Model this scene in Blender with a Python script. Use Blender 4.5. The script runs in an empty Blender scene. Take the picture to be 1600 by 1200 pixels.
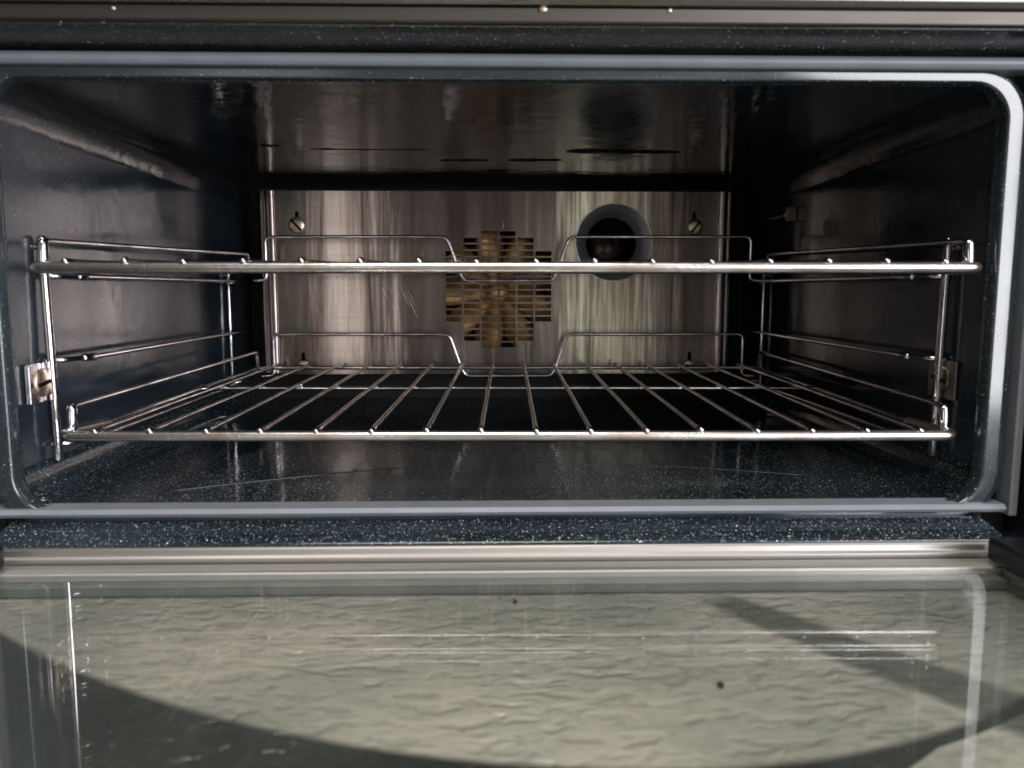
import bpy, bmesh, math, random
from mathutils import Vector, Matrix, noise
random.seed(7)
PI = math.pi
# ------------------------------------------------------------------ camera
# oven axes: X to the right, Y into the oven (0 = mouth of the cavity), Z up (0 = lens height); metres
sc = bpy.context.scene
C = sc.collection
cam_d = bpy.data.cameras.new('camera'); cam = bpy.data.objects.new('camera', cam_d); C.objects.link(cam)
yaw, pit = math.atan(28/1220), math.atan(148/1220)
fwd = Vector((math.sin(yaw)*math.cos(pit), math.cos(yaw)*math.cos(pit), -math.sin(pit)))
rgt = Vector((math.cos(yaw), -math.sin(yaw), 0)); upv = rgt.cross(fwd)
cam.matrix_world = Matrix(((rgt.x, upv.x, -fwd.x, 0), (rgt.y, upv.y, -fwd.y, -.44), (rgt.z, upv.z, -fwd.z, 0), (0, 0, 0, 1)))
cam_d.sensor_width = 36; cam_d.lens = 27.45; cam_d.clip_start = .01; cam_d.clip_end = 60
cam_d.dof.use_dof = True; cam_d.dof.focus_distance = .62; cam_d.dof.aperture_fstop = 9
sc.camera = cam
# ------------------------------------------------------------------ surroundings light
w = bpy.data.worlds.new('World'); sc.world = w; w.use_nodes = True
wn_ = w.node_tree; bg = wn_.nodes['Background']; bg.inputs[1].default_value = .31
tc = wn_.nodes.new('ShaderNodeTexCoord'); nz = wn_.nodes.new('ShaderNodeTexNoise'); nz.inputs['Scale'].default_value = 2.6; nz.inputs['Detail'].default_value = 3
cr_ = wn_.nodes.new('ShaderNodeValToRGB'); wn_.links.new(tc.outputs['Generated'], nz.inputs[0]); wn_.links.new(nz.outputs[0], cr_.inputs[0]); 
sx_ = wn_.nodes.new('ShaderNodeSeparateXYZ'); wn_.links.new(tc.outputs['Generated'], sx_.inputs[0])
mr_ = wn_.nodes.new('ShaderNodeMapRange'); mr_.interpolation_type = 'SMOOTHSTEP'; wn_.links.new(sx_.outputs[0], mr_.inputs[0])
for k_, v_ in (('From Min', -.75), ('From Max', .35), ('To Min', .12), ('To Max', 1.15)): mr_.inputs[k_].default_value = v_    # windows on the right, deep room on the left
mm_ = wn_.nodes.new('ShaderNodeVectorMath'); mm_.operation = 'SCALE'; wn_.links.new(cr_.outputs[0], mm_.inputs[0]); wn_.links.new(mr_.outputs[0], mm_.inputs['Scale']); wn_.links.new(mm_.outputs[0], bg.inputs[0])
e_ = cr_.color_ramp.elements; e_[0].position = .36; e_[0].color = (.40, .38, .34, 1); e_[1].position = .64; e_[1].color = (1.0, 1.0, .96, 1)   # a plain, unevenly lit room
def area(name, loc, target, sx, sy, power, col):
    l = bpy.data.lights.new(name, 'AREA'); l.shape = 'RECTANGLE'; l.size = sx; l.size_y = sy
    l.energy = power; l.color = col
    o = bpy.data.objects.new(name, l); C.objects.link(o); o.location = loc
    o.rotation_euler = (Vector(target)-Vector(loc)).to_track_quat('-Z', 'Y').to_euler()
    return o
area('window_light_right', (1.54, -1.84, .42), (0, .1, 0), 1.25, 1.6, 78, (.95, .95, 1))
area('panel_fill_left', (-.72, -2.1, .25), (0, .1, 0), .42, 1.0, 2.3, (1, .95, .90))  # added fill, brightens and streaks the left half of the back panel
area('garden_door_light', (.54, -2.6, -.05), (0, .2, 0), .22, .8, 1.2, (.90, 1, .80))
area('overhead_fill', (-.1, -1.0, 1.9), (0, -.3, -.2), 1.0, .8, 34, (1, .94, .84))  # unseen fill from above, added to brighten the door sheet and sills
sc.view_settings.view_transform = 'Standard'; sc.view_settings.look = 'None'
sc.view_settings.exposure = 0; sc.view_settings.gamma = 1
# ------------------------------------------------------------------ materials
def new_mat(name):
    m = bpy.data.materials.new(name); m.use_nodes = True
    nt = m.node_tree; return m, nt, nt.nodes['Principled BSDF']
def N(nt, t, **k):
    n = nt.nodes.new(t)
    for a, b in k.items():
        if a.startswith('i_'): n.inputs[a[2:].replace('_', ' ')].default_value = b
        else: setattr(n, a, b)
    return n
def objco(nt, scale=(1, 1, 1)):
    t = N(nt, 'ShaderNodeTexCoord'); m = N(nt, 'ShaderNodeMapping'); m.inputs['Scale'].default_value = scale
    nt.links.new(t.outputs['Object'], m.inputs[0]); return m.outputs[0]
def ramp(nt, src, stops):
    r = N(nt, 'ShaderNodeValToRGB'); e = r.color_ramp.elements
    while len(e) < len(stops): e.new(.5)
    for q, (p, c) in zip(e, stops): q.position = p; q.color = c if len(c) == 4 else (*c, 1)
    nt.links.new(src, r.inputs[0]); return r.outputs[0]
def mixc(nt, fac, a, b, mode='MIX'):
    m = N(nt, 'ShaderNodeMix', data_type='RGBA', blend_type=mode)
    for s, v in ((m.inputs[0], fac), (m.inputs[6], a), (m.inputs[7], b)):
        if hasattr(v, 'links'): nt.links.new(v, s)
        else: s.default_value = v
    return m.outputs[2]
def math_(nt, op, a, b=0., c=0.):
    m = N(nt, 'ShaderNodeMath', operation=op)
    for s, v in zip(m.inputs, (a, b, c)):
        if hasattr(v, 'links'): nt.links.new(v, s)
        else: s.default_value = v
    return m.outputs[0]

def enamel(name, base, rough, peel, flecks=.5, spec=.5, fs=950., bright=1.):
    m, nt, b = new_mat(name)
    co = objco(nt)
    v = N(nt, 'ShaderNodeTexVoronoi', i_Scale=fs); nt.links.new(co, v.inputs[0])
    sep = N(nt, 'ShaderNodeSeparateColor'); nt.links.new(v.outputs['Color'], sep.inputs[0])
    pick = math_(nt, 'GREATER_THAN', sep.outputs[0], 1-flecks)
    near = math_(nt, 'LESS_THAN', v.outputs['Distance'], math_(nt, 'MULTIPLY', sep.outputs[1], .5))
    f = math_(nt, 'MULTIPLY', pick, near)
    fleck = ramp(nt, sep.outputs[2], [(0, (.02*bright, .030*bright, .036*bright)), (.6, (.06*bright, .09*bright, .10*bright)), (.92, (.2*bright, .25*bright, .26*bright)), (1, (.6*bright, .65*bright, .65*bright))])
    n = N(nt, 'ShaderNodeTexNoise', i_Scale=9., i_Detail=4.); nt.links.new(co, n.inputs[0])
    smear = ramp(nt, n.outputs[0], [(.35, (0, 0, 0)), (.75, (1, 1, 1))])
    bc = mixc(nt, smear, (*base, 1), (*[q*1.8+.004 for q in base], 1))
    nt.links.new(mixc(nt, f, bc, fleck), b.inputs['Base Color'])
    rr = N(nt, 'ShaderNodeMapRange', i_From_Min=.3, i_From_Max=.75, i_To_Min=rough*.55, i_To_Max=rough*2.3); nt.links.new(n.outputs[0], rr.inputs[0])
    nt.links.new(rr.outputs[0], b.inputs['Roughness'])
    b.inputs['Specular IOR Level'].default_value = spec
    p = N(nt, 'ShaderNodeTexNoise', i_Scale=60., i_Detail=2.); nt.links.new(co, p.inputs[0])
    p2 = N(nt, 'ShaderNodeTexNoise', i_Scale=900., i_Detail=1.); nt.links.new(co, p2.inputs[0])
    hsum = math_(nt, 'ADD', math_(nt, 'MULTIPLY', p.outputs[0], 1.), math_(nt, 'MULTIPLY', p2.outputs[0], .05))
    bp = N(nt, 'ShaderNodeBump', i_Strength=peel, i_Distance=.0006); nt.links.new(hsum, bp.inputs['Height'])
    nt.links.new(bp.outputs[0], b.inputs['Normal'])
    return m
M = {}
M['enamel'] = enamel('speckled_enamel', (.013, .019, .026), .11, .32, .20, .5, 1000., .35)
M['enamel_ceiling'] = enamel('speckled_ceiling_enamel', (.010, .013, .016), .10, .75, .42, .4, 1000., .35)
M['enamel_floor'] = enamel('speckled_floor_enamel', (.008, .013, .017), .08, .24, .6, .40, 1150., 1.3)
M['enamel_front'] = enamel('speckled_front_enamel', (.010, .015, .020), .15, .20, .8, .5, 1150., 1.9)
M['enamel_rim'] = enamel('speckled_rim_enamel', (.016, .022, .026), .14, .06, .5, .8, 1100., .9)
M['enamel_header'] = enamel('speckled_header_enamel', (.024, .024, .021), .20, .15, .6, .8, 1000., 1.6)

def brushed(name, col, rough, aniso, rot, axis='Z', stain=(.22, .14, .11), amount=.5, vscale=(28, 28, 2.5), wave=(34, 14, 3.), metal=1.):
    m, nt, b = new_mat(name)
    co = objco(nt, vscale)
    n = N(nt, 'ShaderNodeTexNoise', i_Scale=1., i_Detail=5., i_Roughness=.6); nt.links.new(co, n.inputs[0])
    f = ramp(nt, n.outputs[0], [(.36, (0, 0, 0)), (.66, (amount,)*3)])
    c2 = objco(nt, (8, 8, 260))
    g = N(nt, 'ShaderNodeTexNoise', i_Scale=1., i_Detail=2.); nt.links.new(c2, g.inputs[0])
    gr = ramp(nt, g.outputs[0], [(.3, (.95,)*3), (.7, (1.04,)*3)])
    base = mixc(nt, f, (*col, 1), (*stain, 1))
    nt.links.new(mixc(nt, 1., base, gr, 'MULTIPLY'), b.inputs['Base Color'])
    b.inputs['Metallic'].default_value = metal
    rr = N(nt, 'ShaderNodeMapRange', i_To_Min=rough*.8, i_To_Max=rough*1.25); nt.links.new(n.outputs[0], rr.inputs[0])
    nt.links.new(rr.outputs[0], b.inputs['Roughness'])
    b.inputs['Anisotropic'].default_value = aniso
    b.inputs['Anisotropic Rotation'].default_value = rot
    t = N(nt, 'ShaderNodeTangent', direction_type='RADIAL', axis=axis); nt.links.new(t.outputs[0], b.inputs['Tangent'])
    w_ = N(nt, 'ShaderNodeTexNoise', i_Scale=1., i_Detail=3.); nt.links.new(objco(nt, wave), w_.inputs[0])
    bp = N(nt, 'ShaderNodeBump', i_Strength=.7, i_Distance=.0012); nt.links.new(w_.outputs[0], bp.inputs['Height'])
    nt.links.new(bp.outputs[0], b.inputs['Normal'])
    return m
M['steel'] = brushed('brushed_back_steel', (.57, .495, .455), .24, .93, .25, amount=.95, stain=(.17, .115, .092))
M['trim'] = brushed('dull_trim_steel', (.37, .355, .34), .50, .5, 0., vscale=(6, 6, 30), wave=(5, 5, 5), stain=(.36, .33, .30))

M['trim_dark'] = brushed('smoky_trim_steel', (.085, .078, .07), .45, .4, 0., vscale=(6, 6, 30), wave=(5, 5, 5), stain=(.07, .06, .05))
M['trim_light'] = brushed('door_rail_steel', (.66, .65, .61), .55, .3, 0., vscale=(6, 6, 30), wave=(5, 5, 5), stain=(.52, .50, .46))
M['trim_mid'] = brushed('header_edge_steel', (.22, .22, .21), .42, .4, 0., vscale=(3, 6, 30), wave=(5, 5, 5), stain=(.10, .11, .06), amount=.9)
def chrome(name, col, rough, tarnish=(.20, .13, .09), amt=.6, sc_=38.):
    m, nt, b = new_mat(name)
    n = N(nt, 'ShaderNodeTexNoise', i_Scale=sc_, i_Detail=4.); nt.links.new(objco(nt), n.inputs[0])
    f = ramp(nt, n.outputs[0], [(.42, (0, 0, 0)), (.68, (amt,)*3)])
    nt.links.new(mixc(nt, f, (*col, 1), (*tarnish, 1)), b.inputs['Base Color'])
    b.inputs['Metallic'].default_value = 1
    rr = N(nt, 'ShaderNodeMapRange', i_To_Min=rough*.7, i_To_Max=rough*1.7); nt.links.new(n.outputs[0], rr.inputs[0])
    nt.links.new(rr.outputs[0], b.inputs['Roughness'])
    p = N(nt, 'ShaderNodeTexNoise', i_Scale=260., i_Detail=2.); nt.links.new(objco(nt), p.inputs[0])
    bp = N(nt, 'ShaderNodeBump', i_Strength=.25, i_Distance=.0005); nt.links.new(p.outputs[0], bp.inputs['Height'])
    nt.links.new(bp.outputs[0], b.inputs['Normal'])
    return m
M['wire'] = chrome('chromed_wire', (.84, .82, .84), .16, (.13, .075, .05), .7, 30.)
M['wire_bar'] = chrome('worn_chrome_bar', (.76, .73, .73), .24, (.30, .19, .14), .75, 22.)
M['ladder'] = chrome('bright_wire', (.84, .82, .86), .14, (.40, .30, .22), .4)
M['plate_dim'] = chrome('shaded_plate', (.34, .32, .30), .35)  # darker copy for the right plate, its shade painted into the colour
M['screw'] = chrome('tarnished_screw', (.74, .64, .52), .34, (.40, .27, .17))
M['fan'] = chrome('heat_stained_bronze_sheet', (1., .70, .34), .55, (.36, .19, .08), .8, 60.)

def plain(name, col, rough=.5, metal=0., spec=.5, nscale=40., var=.25):
    m, nt, b = new_mat(name)
    n = N(nt, 'ShaderNodeTexNoise', i_Scale=nscale, i_Detail=4.); nt.links.new(objco(nt), n.inputs[0])
    f = ramp(nt, n.outputs[0], [(.3, (1-var,)*3), (.7, (1+var*.6,)*3)])
    nt.links.new(mixc(nt, 1., (*col, 1), f, 'MULTIPLY'), b.inputs['Base Color'])
    b.inputs['Roughness'].default_value = rough; b.inputs['Metallic'].default_value = metal
    b.inputs['Specular IOR Level'].default_value = spec
    return m
M['black'] = plain('black_recess', (.006, .005, .005), .6)
M['gasket'] = plain('grey_silicone_seal', (.20, .215, .245), .42, 0, .4, 60, .10)
M['lampglass'] = plain('smoked_lamp_glass', (.03, .016, .011), .25, 0, .5, 60., .5)
M['scratch'] = plain('bright_scratch', (.62, .58, .55), .55, 1)
M['scorch'] = plain('scorched_groove', (.004, .003, .003), .8, 0, .1)
M['hinge'] = plain('dark_hinge_steel', (.02, .024, .03), .3, .6)
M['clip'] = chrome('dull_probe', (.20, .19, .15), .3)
M['grit'] = plain('dark_crumb', (.02, .018, .015), .6)

def glass_mat():
    m, nt, b = new_mat('door_glass'); nt.nodes.remove(b)
    out = nt.nodes['Material Output']
    g = N(nt, 'ShaderNodeNewGeometry')
    d = N(nt, 'ShaderNodeVectorMath', operation='DOT_PRODUCT')
    nt.links.new(g.outputs['Incoming'], d.inputs[0]); nt.links.new(g.outputs['Normal'], d.inputs[1])
    c = math_(nt, 'ABSOLUTE', d.outputs['Value'])
    f = math_(nt, 'MULTIPLY_ADD', math_(nt, 'POWER', math_(nt, 'SUBTRACT', 1., c), 5.), .96, .04)
    t = N(nt, 'ShaderNodeBsdfTransparent'); t.inputs[0].default_value = (.975, .977, .966, 1)
    r = N(nt, 'ShaderNodeBsdfGlossy'); r.inputs['Roughness'].default_value = .02
    mx = N(nt, 'ShaderNodeMixShader')
    nt.links.new(f, mx.inputs[0]); nt.links.new(t.outputs[0], mx.inputs[1]); nt.links.new(r.outputs[0], mx.inputs[2])
    # a film of dust and wipe marks
    n = N(nt, 'ShaderNodeTexNoise', i_Scale=7., i_Detail=5.); nt.links.new(objco(nt, (1, .5, 1)), n.inputs[0])
    fm = N(nt, 'ShaderNodeMapRange', i_From_Min=.3, i_From_Max=.7, i_To_Min=.003, i_To_Max=.017); nt.links.new(n.outputs[0], fm.inputs[0])
    df = N(nt, 'ShaderNodeBsdfDiffuse'); df.inputs[0].default_value = (.75, .80, .78, 1)
    m2 = N(nt, 'ShaderNodeMixShader'); nt.links.new(fm.outputs[0], m2.inputs[0]); nt.links.new(mx.outputs[0], m2.inputs[1]); nt.links.new(df.outputs[0], m2.inputs[2])
    nt.links.new(m2.outputs[0], out.inputs[0]); return m
M['glass'] = glass_mat()

def pattern_sheet():
    # cast, rippled outer sheet of the door with its dark printed curve
    m, nt, b = new_mat('rippled_outer_sheet')
    t = N(nt, 'ShaderNodeTexCoord'); s = N(nt, 'ShaderNodeSeparateXYZ'); nt.links.new(t.outputs['Object'], s.inputs[0])
    x = math_(nt, 'DIVIDE', s.outputs[0], .94)
    y = math_(nt, 'SUBTRACT', math_(nt, 'DIVIDE', math_(nt, 'ADD', s.outputs[1], .44), .94), .44)
    dx = math_(nt, 'SUBTRACT', x, .065)
    k = math_(nt, 'ADD', 1.25, math_(nt, 'MULTIPLY', math_(nt, 'GREATER_THAN', dx, 0.), .75))
    arc = math_(nt, 'SUBTRACT', y, math_(nt, 'MULTIPLY_ADD', math_(nt, 'MULTIPLY', dx, dx), k, -.189))
    inner = N(nt, 'ShaderNodeMapRange', i_From_Min=.0012, i_From_Max=-.0032); nt.links.new(arc, inner.inputs[0])
    wid = N(nt, 'ShaderNodeMapRange', i_From_Min=.16, i_From_Max=-.14, i_To_Min=-.0085, i_To_Max=-.115); nt.links.new(x, wid.inputs[0])
    outer = math_(nt, 'GREATER_THAN', arc, wid.outputs[0])
    band1 = math_(nt, 'MULTIPLY', inner.outputs[0], outer)
    # slanting soft shadow, painted into the sheet's colour
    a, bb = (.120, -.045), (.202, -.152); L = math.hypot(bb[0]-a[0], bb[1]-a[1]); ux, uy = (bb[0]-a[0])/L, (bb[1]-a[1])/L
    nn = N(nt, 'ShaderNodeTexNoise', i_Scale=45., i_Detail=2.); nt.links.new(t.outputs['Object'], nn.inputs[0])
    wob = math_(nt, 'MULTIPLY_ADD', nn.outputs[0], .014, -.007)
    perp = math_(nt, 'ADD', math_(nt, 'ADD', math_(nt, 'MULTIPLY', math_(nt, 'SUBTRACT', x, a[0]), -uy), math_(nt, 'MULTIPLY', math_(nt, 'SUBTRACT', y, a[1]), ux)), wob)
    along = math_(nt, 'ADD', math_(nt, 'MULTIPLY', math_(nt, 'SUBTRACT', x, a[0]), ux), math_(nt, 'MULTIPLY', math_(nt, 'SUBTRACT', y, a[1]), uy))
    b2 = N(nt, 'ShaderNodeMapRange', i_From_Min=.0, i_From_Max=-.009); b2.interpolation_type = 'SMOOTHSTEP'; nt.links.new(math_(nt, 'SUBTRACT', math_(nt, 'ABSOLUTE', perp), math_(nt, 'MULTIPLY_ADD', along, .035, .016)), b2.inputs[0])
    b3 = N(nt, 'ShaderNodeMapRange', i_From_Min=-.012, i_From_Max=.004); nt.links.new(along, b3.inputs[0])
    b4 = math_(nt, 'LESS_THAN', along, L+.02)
    shadow_band = math_(nt, 'MULTIPLY', math_(nt, 'MULTIPLY', b2.outputs[0], b3.outputs[0]), math_(nt, 'MULTIPLY', b4, .75))
    band = math_(nt, 'MAXIMUM', band1, shadow_band)
    # flat pebbled cells and soft creases; crease shade and reflected patches are painted in
    mp = N(nt, 'ShaderNodeMapping'); mp.inputs['Scale'].default_value = (46, 92, 46); nt.links.new(t.outputs['Object'], mp.inputs[0])
    wn = N(nt, 'ShaderNodeTexNoise', i_Scale=1.3, i_Detail=3.); nt.links.new(mp.outputs[0], wn.inputs[0])
    wv = N(nt, 'ShaderNodeVectorMath', operation='MULTIPLY_ADD'); nt.links.new(wn.outputs['Color'], wv.inputs[0]); wv.inputs[1].default_value = (.7, .7, .7); nt.links.new(mp.outputs[0], wv.inputs[2])
    vo = N(nt, 'ShaderNodeTexNoise', i_Scale=1.3, i_Detail=2., i_Distortion=.15); nt.links.new(wv.outputs[0], vo.inputs[0])
    h = ramp(nt, vo.outputs[0], [(.34, (0, 0, 0)), (.46, (.85,)*3), (.56, (1, 1, 1)), (.70, (.35,)*3)])
    n2 = N(nt, 'ShaderNodeTexNoise', i_Scale=8., i_Detail=4.); nt.links.new(t.outputs['Object'], n2.inputs[0])
    tone = ramp(nt, n2.outputs[0], [(.36, (.47, .49, .46)), (.60, (.83, .80, .745))])
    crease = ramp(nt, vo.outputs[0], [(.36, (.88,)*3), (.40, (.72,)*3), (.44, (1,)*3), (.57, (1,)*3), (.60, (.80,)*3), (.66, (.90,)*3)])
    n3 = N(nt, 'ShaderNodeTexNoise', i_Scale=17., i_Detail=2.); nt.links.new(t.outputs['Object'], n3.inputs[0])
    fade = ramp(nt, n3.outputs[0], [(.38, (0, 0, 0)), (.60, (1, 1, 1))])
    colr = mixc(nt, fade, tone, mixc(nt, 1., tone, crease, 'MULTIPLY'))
    nt.links.new(mixc(nt, band1, mixc(nt, shadow_band, colr, (.035, .065, .055, 1)), (.028, .036, .034, 1)), b.inputs['Base Color'])
    b.inputs['Roughness'].default_value = .14; b.inputs['IOR'].default_value = 1.75
    bp = N(nt, 'ShaderNodeBump', i_Strength=.6, i_Distance=.0030); nt.links.new(mixc(nt, fade, h, math_(nt, 'MULTIPLY', vo.outputs[0], 1.5)), bp.inputs['Height'])
    nt.links.new(bp.outputs[0], b.inputs['Normal'])
    return m
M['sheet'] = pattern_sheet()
# ------------------------------------------------------------------ helpers
def link(name, me, mat, parent=None, smooth=True):
    o = bpy.data.objects.new(name, me); C.objects.link(o)
    if mat is not None: me.materials.append(M[mat] if isinstance(mat, str) else mat)
    if parent: o.parent = parent
    if smooth:
        for p in me.polygons: p.use_smooth = True
    return o
def from_bm(name, bm, mat, parent=None, smooth=True, bevel=0):
    me = bpy.data.meshes.new(name)
    bmesh.ops.recalc_face_normals(bm, faces=bm.faces)
    bm.to_mesh(me); bm.free()
    o = link(name, me, mat, parent, smooth)
    if bevel:
        md = o.modifiers.new('bevel', 'BEVEL'); md.width = bevel; md.segments = 3; md.limit_method = 'ANGLE'; md.harden_normals = True
    return o
def empty(name, loc=(0, 0, 0), label=None, cat=None, group=None, rot=(0, 0, 0)):
    o = bpy.data.objects.new(name, None); C.objects.link(o); o.location = loc; o.rotation_euler = rot; o.empty_display_size = .05
    if label: o['label'] = label; o['category'] = cat
    if group: o['group'] = group
    return o
def box(bm, x0, x1, y0, y1, z0, z1):
    r = bmesh.ops.create_cube(bm, size=1)
    for v in r['verts']: v.co = Vector((x0 if v.co.x < 0 else x1, y0 if v.co.y < 0 else y1, z0 if v.co.z < 0 else z1))
    return r['verts']
def fillet(pts, rad, seg=6):
    P = [Vector(p) for p in pts]; out = [P[0]]
    for i in range(1, len(P)-1):
        a, b, c = P[i-1], P[i], P[i+1]; u = (a-b); v = (c-b)
        r = min(rad, u.length*.48, v.length*.48)
        s, e = b+u.normalized()*r, b+v.normalized()*r
        for k in range(seg+1):
            t = k/seg; out.append(s*(1-t)**2 + b*2*t*(1-t) + e*t*t)
    out.append(P[-1]); return out
def tube(bm, pts, r, n=12, cap=True, closed=False, flat=1.0, dome=True):
    P = [Vector(p) for p in pts]
    m = len(P); rad = r if isinstance(r, (list, tuple)) else [r]*m
    if not closed and dome:   # rounded ends
        d0 = (P[0]-P[1]).normalized(); d1 = (P[-1]-P[-2]).normalized()
        P = [P[0]+d0*rad[0]*.75, P[0]+d0*rad[0]*.5]+P+[P[-1]+d1*rad[-1]*.5, P[-1]+d1*rad[-1]*.75]
        rad = [rad[0]*.35, rad[0]*.8]+list(rad)+[rad[-1]*.8, rad[-1]*.35]; m = len(P)
    rings = []; ref = None
    for i in range(m):
        a = P[(i-1) % m] if (closed or i > 0) else P[i]; b = P[(i+1) % m] if (closed or i < m-1) else P[i]
        t = (b-a).normalized()
        if ref is None:
            ref = Vector((0, 0, 1)) if abs(t.z) < .9 else Vector((1, 0, 0))
        ref = (ref - t*ref.dot(t)).normalized(); s = t.cross(ref)
        rings.append([bm.verts.new(P[i] + (ref*math.cos(2*PI*k/n)*flat + s*math.sin(2*PI*k/n))*rad[i]) for k in range(n)])
    for i in range(m if closed else m-1):
        A, B = rings[i], rings[(i+1) % m]
        for k in range(n): bm.faces.new((A[k], A[(k+1) % n], B[(k+1) % n], B[k]))
    if cap and not closed:
        bm.faces.new(rings[0][::-1]); bm.faces.new(rings[-1])
def subdiv(a, b, step=.01):
    a, b = Vector(a), Vector(b); k = max(1, int((b-a).length/step)); return [a.lerp(b, i/k) for i in range(k+1)]
def wire(name, pts, r, mat, parent, rad=.004, n=12, wob=0, **kw):
    P = fillet(pts, rad)
    if wob:
        Q = [P[0]]
        for a, b in zip(P, P[1:]): Q += subdiv(a, b, .02)[1:]
        sd = random.random()*50
        P = [q+Vector((noise.noise((q*9+Vector((sd, 0, 0)))), noise.noise((q*9+Vector((0, sd, 0)))), noise.noise((q*9+Vector((0, 0, sd))))))*wob for q in Q]
    bm = bmesh.new(); tube(bm, P, r, n, **kw)
    return from_bm(name, bm, mat, parent)
def disc_lathe(bm, prof, n=40, axis='Y', center=(0, 0, 0)):
    c = Vector(center); rings = []
    for r, h in prof:
        if axis == 'Y': f = lambda a: c+Vector((r*math.cos(a), h, r*math.sin(a)))
        else: f = lambda a: c+Vector((h, r*math.cos(a), r*math.sin(a)))
        if r < 1e-6: rings.append([bm.verts.new(f(0))])
        else: rings.append([bm.verts.new(f(2*PI*k/n)) for k in range(n)])
    for A, B in zip(rings, rings[1:]):
        for k in range(n):
            q = (k+1) % n
            if len(A) == 1 and len(B) == 1: continue
            if len(A) == 1: bm.faces.new((A[0], B[q], B[k]))
            elif len(B) == 1: bm.faces.new((A[k], A[q], B[0]))
            else: bm.faces.new((A[k], A[q], B[q], B[k]))

# ------------------------------------------------------------------ the oven itself
X0, X1, ZF, ZC, YB = -.2745, .2832, -.1235, .1110, .455
XC = (X0+X1)/2
oven = empty('oven', (0, 0, ZF), 'black speckled enamel oven, open, with steel fan panel at its back and drop-down glass door', 'oven')
INV = Vector((0, 0, -ZF))
class P:            # children are built in world metres; shift for the empty's height
    pass
def op(o): o.location = o.location + INV; return o

def ring_pts(x0, x1, z0, z1, r, seg=10):
    out = []
    for cx, cz, a0 in ((x1-r, z1-r, 0), (x0+r, z1-r, 90), (x0+r, z0+r, 180), (x1-r, z0+r, 270)):
        for k in range(seg+1):
            a = math.radians(a0+90*k/seg); out.append((cx+r*math.cos(a), cz+r*math.sin(a)))
    return out    # starts at right, runs over the top, left, bottom
def cavity():
    seg = 10; r = .020
    ys = [0]+[.004+i*(YB-.004)/24 for i in range(25)]
    sect = ring_pts(X0, X1, ZF, ZC, r, seg)
    n = len(sect)   # 44: corner TR 0..10, TL 11..21, BL 22..32, BR 33..43
    def strip(name, idx, lines):
        bm = bmesh.new(); rows = []
        # extra points along the flat stretches so that the pressed steel is never dead flat
        pts = []
        for a, b in zip(idx, idx[1:]):
            A, B = sect[a % n], sect[b % n]; L = math.hypot(A[0]-B[0], A[1]-B[1]); k = max(1, int(L/.02))
            pts += [(A[0]+(B[0]-A[0])*t/k, A[1]+(B[1]-A[1])*t/k) for t in range(k)]
        pts.append(sect[idx[-1] % n])
        for y in ys:
            rows.append([bm.verts.new((x, y, z)) for x, z in pts])
        for A, B in zip(rows, rows[1:]):
            for k in range(len(pts)-1): bm.faces.new((A[k], A[k+1], B[k+1], B[k]))
        for v in bm.verts:
            q = v.co
            d = noise.noise(Vector((q.x*7, q.y*6, q.z*7+lines)))*.0009
            fade = min(1, q.y/.03)
            if name in ('ceiling_panel', 'floor_panel'): 
                if abs(q.x-XC) < .23: q.z += d*fade
            else:
                if abs(q.z+.006) < .085: q.x += d*fade
        return op(from_bm(name, bm, {'floor_panel': 'enamel_floor', 'ceiling_panel': 'enamel_ceiling'}.get(name, 'enamel'), oven))
    strip('ceiling_panel', list(range(0, 22)), 3)
    strip('side_wall', [21, 22], 9)
    strip('floor_panel', list(range(22, 44)), 17)
    strip('side_wall', [43, 44], 23)
cavity()
bm = bmesh.new(); box(bm, X0-.01, X1+.01, YB-.002, YB+.002, ZF-.01, ZC+.01); op(from_bm('back_wall', bm, 'black', oven, False))

def offset_sect(d, seg=10):
    return ring_pts(-.2680-d, .2788+d, ZF+.0004-d*.55, ZC-.0004+d*.5, .0185+d*.6, seg)   # the rim stands a few mm proud of the side walls
def lip():     # rolled edge of the mouth: cavity -> flared roll -> flat flange
    prof = [(.0060, .0065), (.0030, .0050), (.0006, .0030), (0, .0005), (.0004, -.0020), (.0014, -.0042), (.0020, -.0056), (.0030, -.0060), (.0034, -.00605), (.0070, -.00608), (.0100, -.0061), (.0130, -.0061), (.0137, -.0056), (.0140, -.0045), (.0140, .006)]
    bm = bmesh.new(); rows = []
    for d, y in prof: rows.append([bm.verts.new((x, y, z)) for x, z in offset_sect(d)])
    n = len(rows[0])
    for A, B in zip(rows, rows[1:]):
        for k in range(n): bm.faces.new((A[k], A[(k+1) % n], B[(k+1) % n], B[k]))
    o = op(from_bm('mouth_rim', bm, 'enamel_rim', oven)); return o
lip()
# recess behind the seal, then the four ledges that step out towards the room
def extr(name, prof, x0, x1, mat, parent=oven, axis='X', smooth=False, bevel=.0006, segs=1):
    """closed (a, b) profile swept from x0 to x1; axis X: (y, z) profile; axis Z: (x, y) profile."""
    bm = bmesh.new(); rows = []
    for i in range(segs+1):
        t = x0+(x1-x0)*i/segs
        rows.append([bm.verts.new((t, a, b) if axis == 'X' else (a, b, t)) for a, b in prof])
    n = len(prof)
    for A, B in zip(rows, rows[1:]):
        for k in range(n): bm.faces.new((A[k], A[(k+1) % n], B[(k+1) % n], B[k]))
    bm.faces.new(rows[0][::-1]); bm.faces.new(rows[-1])
    return op(from_bm(name, bm, mat, parent, smooth, bevel))
OX0, OX1 = XC-.2985, XC+.2985
extr('seal_channel', [(.006, ZC+.004), (.012, ZC+.004), (.012, ZC+.02), (.006, ZC+.02)], OX0, OX1, 'black', bevel=0)
extr('seal_channel', [(.0065, ZF-.02), (.012, ZF-.02), (.012, ZF-.002), (.0065, ZF-.002)], OX0, OX1, 'black', bevel=0)
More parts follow.
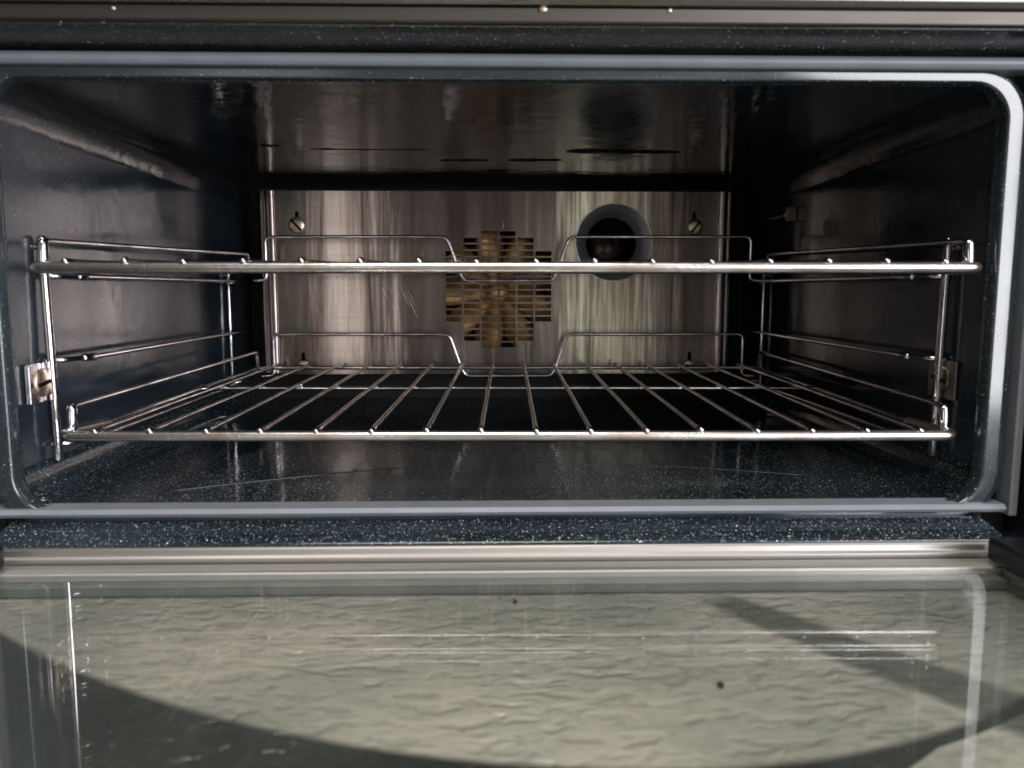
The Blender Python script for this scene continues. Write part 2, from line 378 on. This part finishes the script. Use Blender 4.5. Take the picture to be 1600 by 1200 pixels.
extr('seal_channel', [(X0-.029, .0055), (X0-.008, .0055), (X0-.008, .012), (X0-.029, .012)], ZF-.02, ZC+.02, 'black', axis='Z', bevel=0)
extr('seal_channel', [(X1+.008, .0055), (X1+.029, .0055), (X1+.029, .012), (X1+.008, .012)], ZF-.02, ZC+.02, 'black', axis='Z', bevel=0)
# seal strips
def seal(z0, z1):
    y0, y1 = -.0112, .005; c = .0022
    return [(y0+c, z0), (y1, z0), (y1, z1), (y0+c, z1), (y0, z1-c), (y0, z0+c)]
extr('door_seal', seal(.1172, .1238), OX0-.02, OX1+.016, 'gasket', bevel=.0012, segs=30)
extr('door_seal', seal(-.1272, -.1226), XC-.289, XC+.289, 'gasket', bevel=.001, segs=30)
extr('door_seal', [(OX1-.0065, -.009), (OX1-.0015, -.009), (OX1-.0015, .005), (OX1-.0065, .005)], -.130, .1168, 'gasket', axis='Z', bevel=.001)
extr('door_seal', [(OX0+.0015, -.009), (OX0+.0065, -.009), (OX0+.0065, .005), (OX0+.0015, .005)], -.130, .1168, 'gasket', axis='Z', bevel=.001)
# header ledge above the mouth, steel edge in front of it
extr('header_ledge', [(.010, .1262), (-.012, .1268), (-.031, .1302), (-.031, .150), (.010, .150)], OX0-.05, OX1+.05, 'enamel_header', bevel=.001)
extr('header_trim', [(-.0315, .1312), (-.0335, .1308), (-.0345, .1320), (-.0345, .1385), (-.0315, .1385)], OX0-.06, OX1+.06, M['trim_dark'], bevel=.0006)
extr('header_edge', [(-.0315, .1386), (-.0366, .1390), (-.0385, .1416), (-.0385, .185), (-.0315, .185)], OX0-.06, OX1+.06, M['trim_mid'], bevel=.0006)
for x, z, r in ((-.1859, .1363, .0011), (.0247, .1376, .0019), (.0878, .1374, .0011)):
    bm = bmesh.new(); bmesh.ops.create_icosphere(bm, subdivisions=3, radius=r, matrix=Matrix.Translation((x, -.0347, z))@Matrix.Diagonal((1.2, .6, 1, 1)))
    for v in bm.verts: v.co += Vector((1, 0, 1))*noise.noise(v.co*900)*.0006
    op(from_bm('rust_blister', bm, 'screw', oven))
# side posts of the body
extr('side_ledge', [(OX1+.0005, .010), (OX1+.0005, -.012), (OX1+.003, -.031), (OX1+.05, -.031), (OX1+.05, .010)], -.150, .126, 'hinge', axis='Z', bevel=.001)
extr('side_ledge', [(OX0-.0005, .010), (OX0-.0005, -.012), (OX0-.003, -.031), (OX0-.05, -.031), (OX0-.05, .010)], -.150, .126, 'hinge', axis='Z', bevel=.001)
# sill ledge below the mouth
extr('sill_ledge', [(.010, -.1295), (-.006, -.1300), (-.026, -.1342), (-.0300, -.1365), (-.031, -.150), (.010, -.150)], XC-.277, XC+.277, 'enamel_front', bevel=.0015)
extr('sill_trim', [(-.0315, -.1366), (-.0335, -.1366), (-.0345, -.1378), (-.0350, -.1406), (-.0365, -.1420), (-.0365, -.165), (-.0315, -.165)], XC-.277, XC+.277, 'trim', bevel=.0005)

# ---- steel panel with fan grille and lamp hole
YP = .385
PX0, PX1, PZ0, PZ1 = -.2255, .2335, -.0875, .1005
def panel():
    T = .0012
    cu = bpy.data.curves.new('panel_outline', 'CURVE'); cu.dimensions = '2D'; cu.fill_mode = 'BOTH'; cu.extrude = T/2
    def poly(pts):
        s = cu.splines.new('POLY'); s.points.add(len(pts)-1); s.use_cyclic_u = True
        for p, (a, b) in zip(s.points, pts): p.co = (a, b, 0, 1)
    poly([(PX0, PZ0), (PX1, PZ0), (PX1, PZ1), (PX0, PZ1)])
    cw = .01877; cx0 = -.0514; rh = .00682; top = .0600
    spec = {0: (4, 13), 1: (1, 16), 2: (0, 17), 3: (0, 17), 4: (1, 16), 5: (4, 13)}
    spec[0] = (3, 13); spec[5] = (3, 13)
    for c, (a, b) in spec.items():
        for r in range(a, b+1):
            x = cx0+c*cw+.0010; z1 = top-r*rh; z0 = z1-rh*.74
            poly([(x, z0), (x, z1), (x+cw-.0020, z1), (x+cw-.0020, z0)])
    poly([(.1251+.0396*math.cos(-2*PI*k/64), .0487+.0396*math.sin(-2*PI*k/64)) for k in range(64)])
    def keyhole(x, z):
        r1, r2 = .0034, .0020
        pts = [(x+r2*math.cos(a), z+.0055+r2*math.sin(a)) for a in [PI-PI*k/8 for k in range(9)]]
        pts += [(x+r1*math.cos(a), z-.002+r1*math.sin(a)) for a in [math.radians(60-300*k/14) for k in range(15)]]
        poly(pts)
    for x, z in ((-.2031, .0722), (.2090, .0725), (-.2009, -.0735), (.2079, -.0735)): keyhole(x, z)
    tmp = bpy.data.objects.new('tmp', cu); C.objects.link(tmp)
    bpy.context.view_layer.update()
    me = bpy.data.meshes.new_from_object(tmp.evaluated_get(bpy.context.evaluated_depsgraph_get()))
    bpy.data.objects.remove(tmp)
    bm = bmesh.new(); bm.from_mesh(me); bpy.data.meshes.remove(me)
    for v in bm.verts: v.co = Vector((v.co.x, YP+T/2-v.co.z, v.co.y))
    bmesh.ops.remove_doubles(bm, verts=bm.verts, dist=1e-6)
    # rolled side beads and flanges running back to the wall
    for s, xe in ((-1, PX0), (1, PX1)):
        prof = [(0, YP)]
        R = .0050
        for k in range(0, 13):
            a = math.radians(170-k*15); prof.append((.0052+R*math.cos(a)*1.0, YP+.0010-R*.62*math.sin(a)))
        prof += [(.0108, YP+.0030), (.0120, YP+.0022), (.0190, YP+.0046), (.0198, YP+.0070), (.0202, YP+.024)]
        rows = [[bm.verts.new((xe+s*a, y, z)) for a, y in prof] for z in (PZ0, PZ1)]
        for k in range(len(prof)-1): 
            f = bm.faces.new((rows[0][k], rows[0][k+1], rows[1][k+1], rows[1][k])); f.smooth = True
    # bottom fold, bright edge
    box(bm, PX0+.004, PX1-.004, YP-.0022, YP+.015, PZ0-.0012, PZ0-.0002)
    bmesh.ops.recalc_face_normals(bm, faces=bm.faces)
    me = bpy.data.meshes.new('fan_panel'); bm.to_mesh(me); bm.free()
    o = link('fan_panel', me, 'steel', oven, False); op(o)
    return o
fan_panel = panel(); fan_panel['label'] = 'brushed stainless panel with stepped slot grille and round lamp hole'

def slotted_screw(name, x, y, z, r, ang, parent, mat='screw', axis='Y', out=-1):
    bm = bmesh.new()
    disc_lathe(bm, [(0, out*r*.26), (r*.45, out*r*.25), (r*.8, out*r*.18), (r*.97, out*r*.06), (r, 0), (0, 0)], 24, axis)
    # slot as a dark recessed bar laid into the dome
    o = from_bm(name, bm, mat, parent)
    bm = bmesh.new(); h = r*.245
    if axis == 'Y': box(bm, -r*.86, r*.86, out*h-.0004, out*(h+.0004)+.0002, -r*.13, r*.13)
    else: box(bm, out*h-.0004, out*(h+.0004)+.0002, -r*.86, r*.86, -r*.13, r*.13)
    s = from_bm('slot', bm, 'scorch', o, False)
    s.rotation_euler = (0, ang, 0) if axis == 'Y' else (ang, 0, 0)
    o.location = (x, y, z)
    return o
for x, z, a, r_ in ((-.2034, .0655, .8, .0088), (.2103, .0645, -.9, .0084), (-.2009, -.0805, .4, .0062), (.2079, -.0805, .2, .0062)):
    slotted_screw('screw', x, YP-.0006, z, r_, a, fan_panel)
# fine scratches scoured into the steel
def scratches():
    bm = bmesh.new()
    def ln(x0, z0, x1, z1, wd):
        a, b = Vector((x0, YP-.0003, z0)), Vector((x1, YP-.0003, z1)); mid = (a+b)/2+Vector((random.uniform(-.001, .001), 0, 0))
        d = (b-a).normalized(); n = Vector((-d.z, 0, d.x))*wd*1.7
        vs = [bm.verts.new(v) for v in (a, mid-n, b, mid+n)]; bm.faces.new(vs)
    for k in range(7):
        x = -.116+k*.0042+random.uniform(-.001, .001); z = .006-k*.0006+random.uniform(-.002, .002); l = random.uniform(.012, .036)
        ln(x, z, x+l*.45, z-l, .00016)
    ln(-.117, .002, -.109, -.012, .0006)
    for k in range(6):
        x = -.190+k*.0022; z = -.004-k*.006; l = random.uniform(.010, .022); ln(x, z, x+l*.33, z-l, .00018)
    for k in range(7):
        x = random.uniform(-.2, .2); z = random.uniform(-.07, .09); l = random.uniform(.004, .012); ln(x, z, x+l*random.uniform(-.5, .6), z-l, .0001)
    return from_bm('scratch_marks', bm, 'scratch', fan_panel, False)
scratches()['kind'] = 'stuff'

# lamp well: tapering steel collar, dark well, smoked cover
bm = bmesh.new(); disc_lathe(bm, [(.0404, -.0008), (.0396, -.0012), (.0390, -.0002), (.0340, .0075), (.0268, .0180), (.0268, .0190), (.0400, .0015)], 64, 'Y', (.1251, YP, .0487))
collar = op(from_bm('lamp_collar', bm, brushed('collar_steel', (.80, .78, .80), .38, .3, 0., 'Y', amount=.2, wave=(20, 20, 20), metal=.8), oven))
bm = bmesh.new(); disc_lathe(bm, [(.0268, .0185), (.0300, .0190), (.0420, .062), (0, .062)], 40, 'Y', (.1251, YP, .0487)); op(from_bm('lamp_well', bm, 'black', oven))
bm = bmesh.new(); disc_lathe(bm, [(.0250, .060), (.0245, .048), (.0215, .039), (.0140, .0335), (0, .0315)], 40, 'Y', (.1235, YP, .0440)); op(from_bm('lamp_cover', bm, 'lampglass', oven))

# fan behind the grille
fan = empty('fan', (.0035, YP+.030, -.003)); fan.parent = oven; op(fan)
bm = bmesh.new(); disc_lathe(bm, [(0, -.016), (.008, -.015), (.0105, -.010), (.012, 0), (.026, .004), (.027, .0055), (0, .006)], 40); from_bm('fan_hub', bm, 'fan', fan)
for k in range(9):
    bm = bmesh.new(); nr, nw = 7, 4; grid = []
    for i in range(nr):
        t = i/(nr-1); r = .011+.053*t; hw = .0040+.0112*math.sin(min(1, t*1.25)*PI/2)*(1-.25*max(0, t-.75)/.25)
        row = []
        for j in range(nw+1):
            q = j/nw*2-1
            row.append(bm.verts.new((q*hw, -.004-.010*math.cos(q*1.1)*(.3+.7*t)-q*.0055*(.4+t)+noise.noise((t*3, q*2, k*3.1))*.0016, -r)))
        grid.append(row)
    for A, B in zip(grid, grid[1:]):
        for j in range(nw): bm.faces.new((A[j], A[j+1], B[j+1], B[j]))
    bmesh.ops.solidify(bm, geom=bm.faces[:], thickness=.0008)
    b = from_bm('fan_blade', bm, 'fan', fan); b.rotation_euler = (0, 2*PI*k/9+.19, 0)
bm = bmesh.new(); box(bm, -.09, .10, YP+.048, YP+.050, -.09, .09); op(from_bm('fan_backplate', bm, plain('rusty_backplate', (.035, .016, .008), .5, .6), oven, False))

# scorched grooves pressed in the ceiling
def groove(xa, xb, y, th=.0046, dy=0.):
    gr = bmesh.new()
    n = 14; pts = [Vector((xa+(xb-xa)*i/n, y+dy*i/n+random.uniform(-.0006, .0006), ZC-.0002)) for i in range(n+1)]
    tube(gr, pts, [th*(.55+.6*random.random())*(.4 if i in (0, n) else 1) for i in range(n+1)], 8, flat=.18)
    op(from_bm('pressed_groove', gr, 'scorch', oven))
for xa, xb, y in ((-.1802, -.1660, .188), (-.1454, -.0517, .2018), (-.0477, -.0062, .2545), (.0132, .0574, .253), (.0600, .1520, .211)): groove(xa, xb, y)
groove(-.006, .012, .315, .006)
# pressed arc in the floor with small weld dimples
bm = bmesh.new()
arc = [(-.2018+.4065*t, .0336+(.0677-.0336)*t+.052*4*t*(1-t), ZF+.0001) for t in [i/40 for i in range(41)]]
tube(bm, arc, .0014, 8, flat=.30)
for i in (4, 11, 14, 19, 22, 26, 31, 35):
    p = arc[i]; bmesh.ops.create_icosphere(bm, subdivisions=2, radius=.0016, matrix=Matrix.Translation((p[0], p[1], p[2]))@Matrix.Diagonal((1.2, 1.2, .55, 1)))
op(from_bm('pressed_rib', bm, 'enamel', oven))
# probe on the right wall
bm = bmesh.new(); tube(bm, [(X1-.004, .315, .0700), (X1-.004, .400, .0700)], .0042, 14)
probe = op(from_bm('temperature_probe', bm, 'clip', oven))
bm = bmesh.new(); box(bm, X1-.010, X1-.0002, .296, .3005, .0630, .0770); from_bm('probe_clip', bm, 'clip', probe, True, .0008)

# ---- drop-down door
DZ = -.1435; DY0 = -.038; DY1 = -.330
door = empty('door', (XC, DY0, DZ)); door.parent = oven; op(door)
door['label'] = 'lowered glass door with dark printed curve over rippled sheet'
def dp(o): o.location = Vector(o.location) - Vector((XC, DY0, DZ)); o.parent = door; return o
def dbox(name, x0, x1, y0, y1, z0, z1, mat, bevel=.0008):
    bm = bmesh.new(); box(bm, x0, x1, y0, y1, z0, z1); return dp(from_bm(name, bm, mat, None, bool(bevel), bevel))
DX0, DX1 = XC-.272, XC+.272
dbox('door_top_rail', DX0, DX1, -.0385, -.0525, DZ-.024, DZ-.0005, 'trim_light', .0012)
dbox('glass_pane', DX0+.012, DX1-.012, -.053, DY1, DZ-.0042, DZ, 'glass', 0)
dbox('glass_pane', DX0+.012, DX1-.012, -.060, DY1, DZ-.0082, DZ-.0055, 'glass', 0)
dbox('pane_spacer', DX0+.012, DX1-.012, -.0535, -.0595, DZ-.0098, DZ-.0045, plain('green_grey_spacer', (.16, .18, .17), .4), .0004)
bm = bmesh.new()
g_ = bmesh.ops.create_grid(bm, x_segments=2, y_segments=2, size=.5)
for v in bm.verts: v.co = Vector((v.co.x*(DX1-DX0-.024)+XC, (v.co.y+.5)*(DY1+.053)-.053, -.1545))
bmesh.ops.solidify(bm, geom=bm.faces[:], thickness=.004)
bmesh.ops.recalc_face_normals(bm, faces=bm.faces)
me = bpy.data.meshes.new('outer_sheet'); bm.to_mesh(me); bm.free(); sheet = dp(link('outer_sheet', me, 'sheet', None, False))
# put the object origin back so that the printed curve sits where it is in world metres
for x0, x1 in ((DX0, DX0+.0115), (DX1-.0115, DX1)):
    dbox('door_side_rail', x0, x1, -.053, DY1, DZ-.026, DZ+.0005, 'trim')
for s in (-1, 1):
    x = XC+s*.266
    bm = bmesh.new(); box(bm, x-.010, x+.010, -.045, -.080, DZ+.0006, DZ+.014)
    dp(from_bm('hinge', bm, 'hinge', None, True, .003))
bm = bmesh.new()
for x, y, r in ((.0101, -.0696, .0012), (.0881, -.1533, .0014)):
    bmesh.ops.create_icosphere(bm, subdivisions=2, radius=r, matrix=Matrix.Translation((x, y, -.1533))@Matrix.Diagonal((1, 1.4, .8, 1)))
cr = dp(from_bm('crumb', bm, 'grit', None)); cr['kind'] = 'stuff'

# ------------------------------------------------------------------ wire ladders on the side walls
def ladder(side, label):
    xw = X0 if side < 0 else X1
    t = empty('shelf_support', (xw, .2, ZF+.0195), label, 'shelf support', 'wire shelf supports on the side walls')
    off = Vector((xw, .2, ZF+.0195))
    s = -side   # towards the middle
    def W(name, pts, r, rad=.004, **kw):
        return wire(name, [Vector(p)-off for p in pts], r, 'ladder', t, rad, **kw)
    xp = xw+s*.0045
    W('post', [(xp, .040, .0300), (xp, .040, .012), (xp+s*.0006, .040, -.05), (xp+s*.001, .040, -.1040)], .0027)
    W('post', [(xp-s*.001, .370, .0260), (xp-s*.001, .370, -.1040)], .0020)
    for z in (.0080, -.0430, -.0950):
        W('rail', [(xp-s*.0025, .0405, z), (xp+s*.006, .044, z), (xp+s*.0125, .064, z), (xp+s*.0125, .374, z), (xp+s*.011, .383, z), (xp-s*.001, .3725, z-.0015)], .00165, .004)
        o = W('rail_nose', [(xp+s*.0112, .058, z), (xp+s*.0127, .067, z)], .0026)
    for y in (.040, .370):
        for z in (.0255, .0145):
            W('hook', [(xp, y, z), (xw-s*.0008, y, z-.0005)], .0016, .001)
    bm = bmesh.new(); box(bm, 0, s*.0012, -.0145, .0155, -.0120, .0120)
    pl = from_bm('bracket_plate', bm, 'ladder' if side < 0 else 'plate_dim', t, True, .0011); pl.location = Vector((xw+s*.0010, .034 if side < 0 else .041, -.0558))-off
    if side < 0:
        bm = bmesh.new(); box(bm, 0, s*.0030, -.0160, -.0148, -.0115, .0115)
        from_bm('plate_lip', bm, 'ladder', pl, True, .0006)
    sc_ = slotted_screw('plate_screw', s*.0013, 0, 0, .0088, .15, pl, 'screw' if side < 0 else 'clip', 'X', s)  # right screw takes a darker metal so that it looks shaded
    return t
ladder(-1, 'wire shelf support on the bright left side wall with tan screw plate')
ladder(1, 'wire shelf support on the dark right side wall with dim screw plate')

# ------------------------------------------------------------------ wire shelves
def shelf(loc, rot, label):
    t = empty('wire_shelf', loc, label, 'wire shelf', 'chromed wire shelves in the oven', rot)
    H, D, SP = .2615, .360, .0318
    RB = .0031
    wire('front_bar', [(-H+.004, .050, -.0042), (-H+.001, .012, -.0032), (-H+.004, 0, -.0030), (H-.004, 0, -.0030), (H-.001, .012, -.0032), (H-.004, .050, -.0042)], RB, 'wire_bar', t, .010, 16)
    for s in (-1, 1):
        wire('side_bar', [(s*(H-.004), .046, -.0038), (s*(H-.004), D+.001, -.0030)], .0018, 'wire', t)
        wire('guard_rail', [(s*(H-.002), .014, -.001), (s*(H-.002), .0155, .0120), (s*(H-.004), D-.008, .0140), (s*(H-.004), D-.006, -.0005)], .0017, 'wire', t, .004)
        wire('guard_foot', [(s*(H-.002), .0135, -.001), (s*(H-.002), .0148, .0105)], .0031, 'ladder', t, .002)
    wire('back_bar', [(-H+.004, D, -.0030), (H-.004, D, -.0030)], .0020, 'wire', t, wob=.0004)
    wire('cross_bar', [(-H+.004, .205, -.0032), (H-.004, .205, -.0032)], .0019, 'wire', t, wob=.0004)
    hb, ht, hd = .0490, .0610, .0445
    L = .2430
    wire('back_guard', [(-L-.012, D+.002, -.0118), (-L, D+.003, -.0118), (-L, D+.003, .0315), (-ht, D+.003, .0315), (-hb, D+.003, -.0035), (-hd, D+.003, -.0118), (hd, D+.003, -.0118), (hb, D+.003, -.0035), (ht, D+.003, .0315), (L, D+.003, .0315), (L, D+.003, -.0118), (L+.012, D+.002, -.0118)], .00165, 'wire', t, .0065, wob=.0003)
    # rods: one mesh shared by all
    bm = bmesh.new()
    P_ = subdiv((0, -.0012, 0), (0, D+.0035, .0), .012)
    P_ = [p+Vector((noise.noise(p*8)*.0003, 0, noise.noise(p*8+Vector((3, 1, 5)))*.0003)) for p in P_]
    rr = [.00165]*len(P_); rr[0] = .0021; rr[-1] = .0020; P_[0].z -= .0004
    tube(bm, P_, rr, 10)
    # weld fillets where the rod sits on the bars
    for y in (.0006, .205, D): bmesh.ops.create_icosphere(bm, subdivisions=2, radius=.0021, matrix=Matrix.Translation((0, y, -.0012))@Matrix.Diagonal((.9, 1.1, .8, 1)))
    me = bpy.data.meshes.new('rod'); bm.to_mesh(me); bm.free()
    me.materials.append(M['wire'])
    for p in me.polygons: p.use_smooth = True
    for k in range(16):
        o = bpy.data.objects.new('rod', me); C.objects.link(o); o.parent = t
        o.location = ((k-7.5)*SP+random.uniform(-.0004, .0004), random.uniform(-.0004, .0004), 0); o.rotation_euler = (0, random.uniform(-3, 3), random.uniform(-.0015, .0015))
    return t
shelf((.0085, .0050, -.0812), (math.radians(.55), 0, math.radians(-1.0)), 'lower chromed wire shelf resting on the bottom rails, its grid seen from above')
shelf((.0065, -.0105, .0148), (math.radians(.9), 0, math.radians(-1.25)), 'upper chromed wire shelf at eye level, seen edge on across the fan grille')
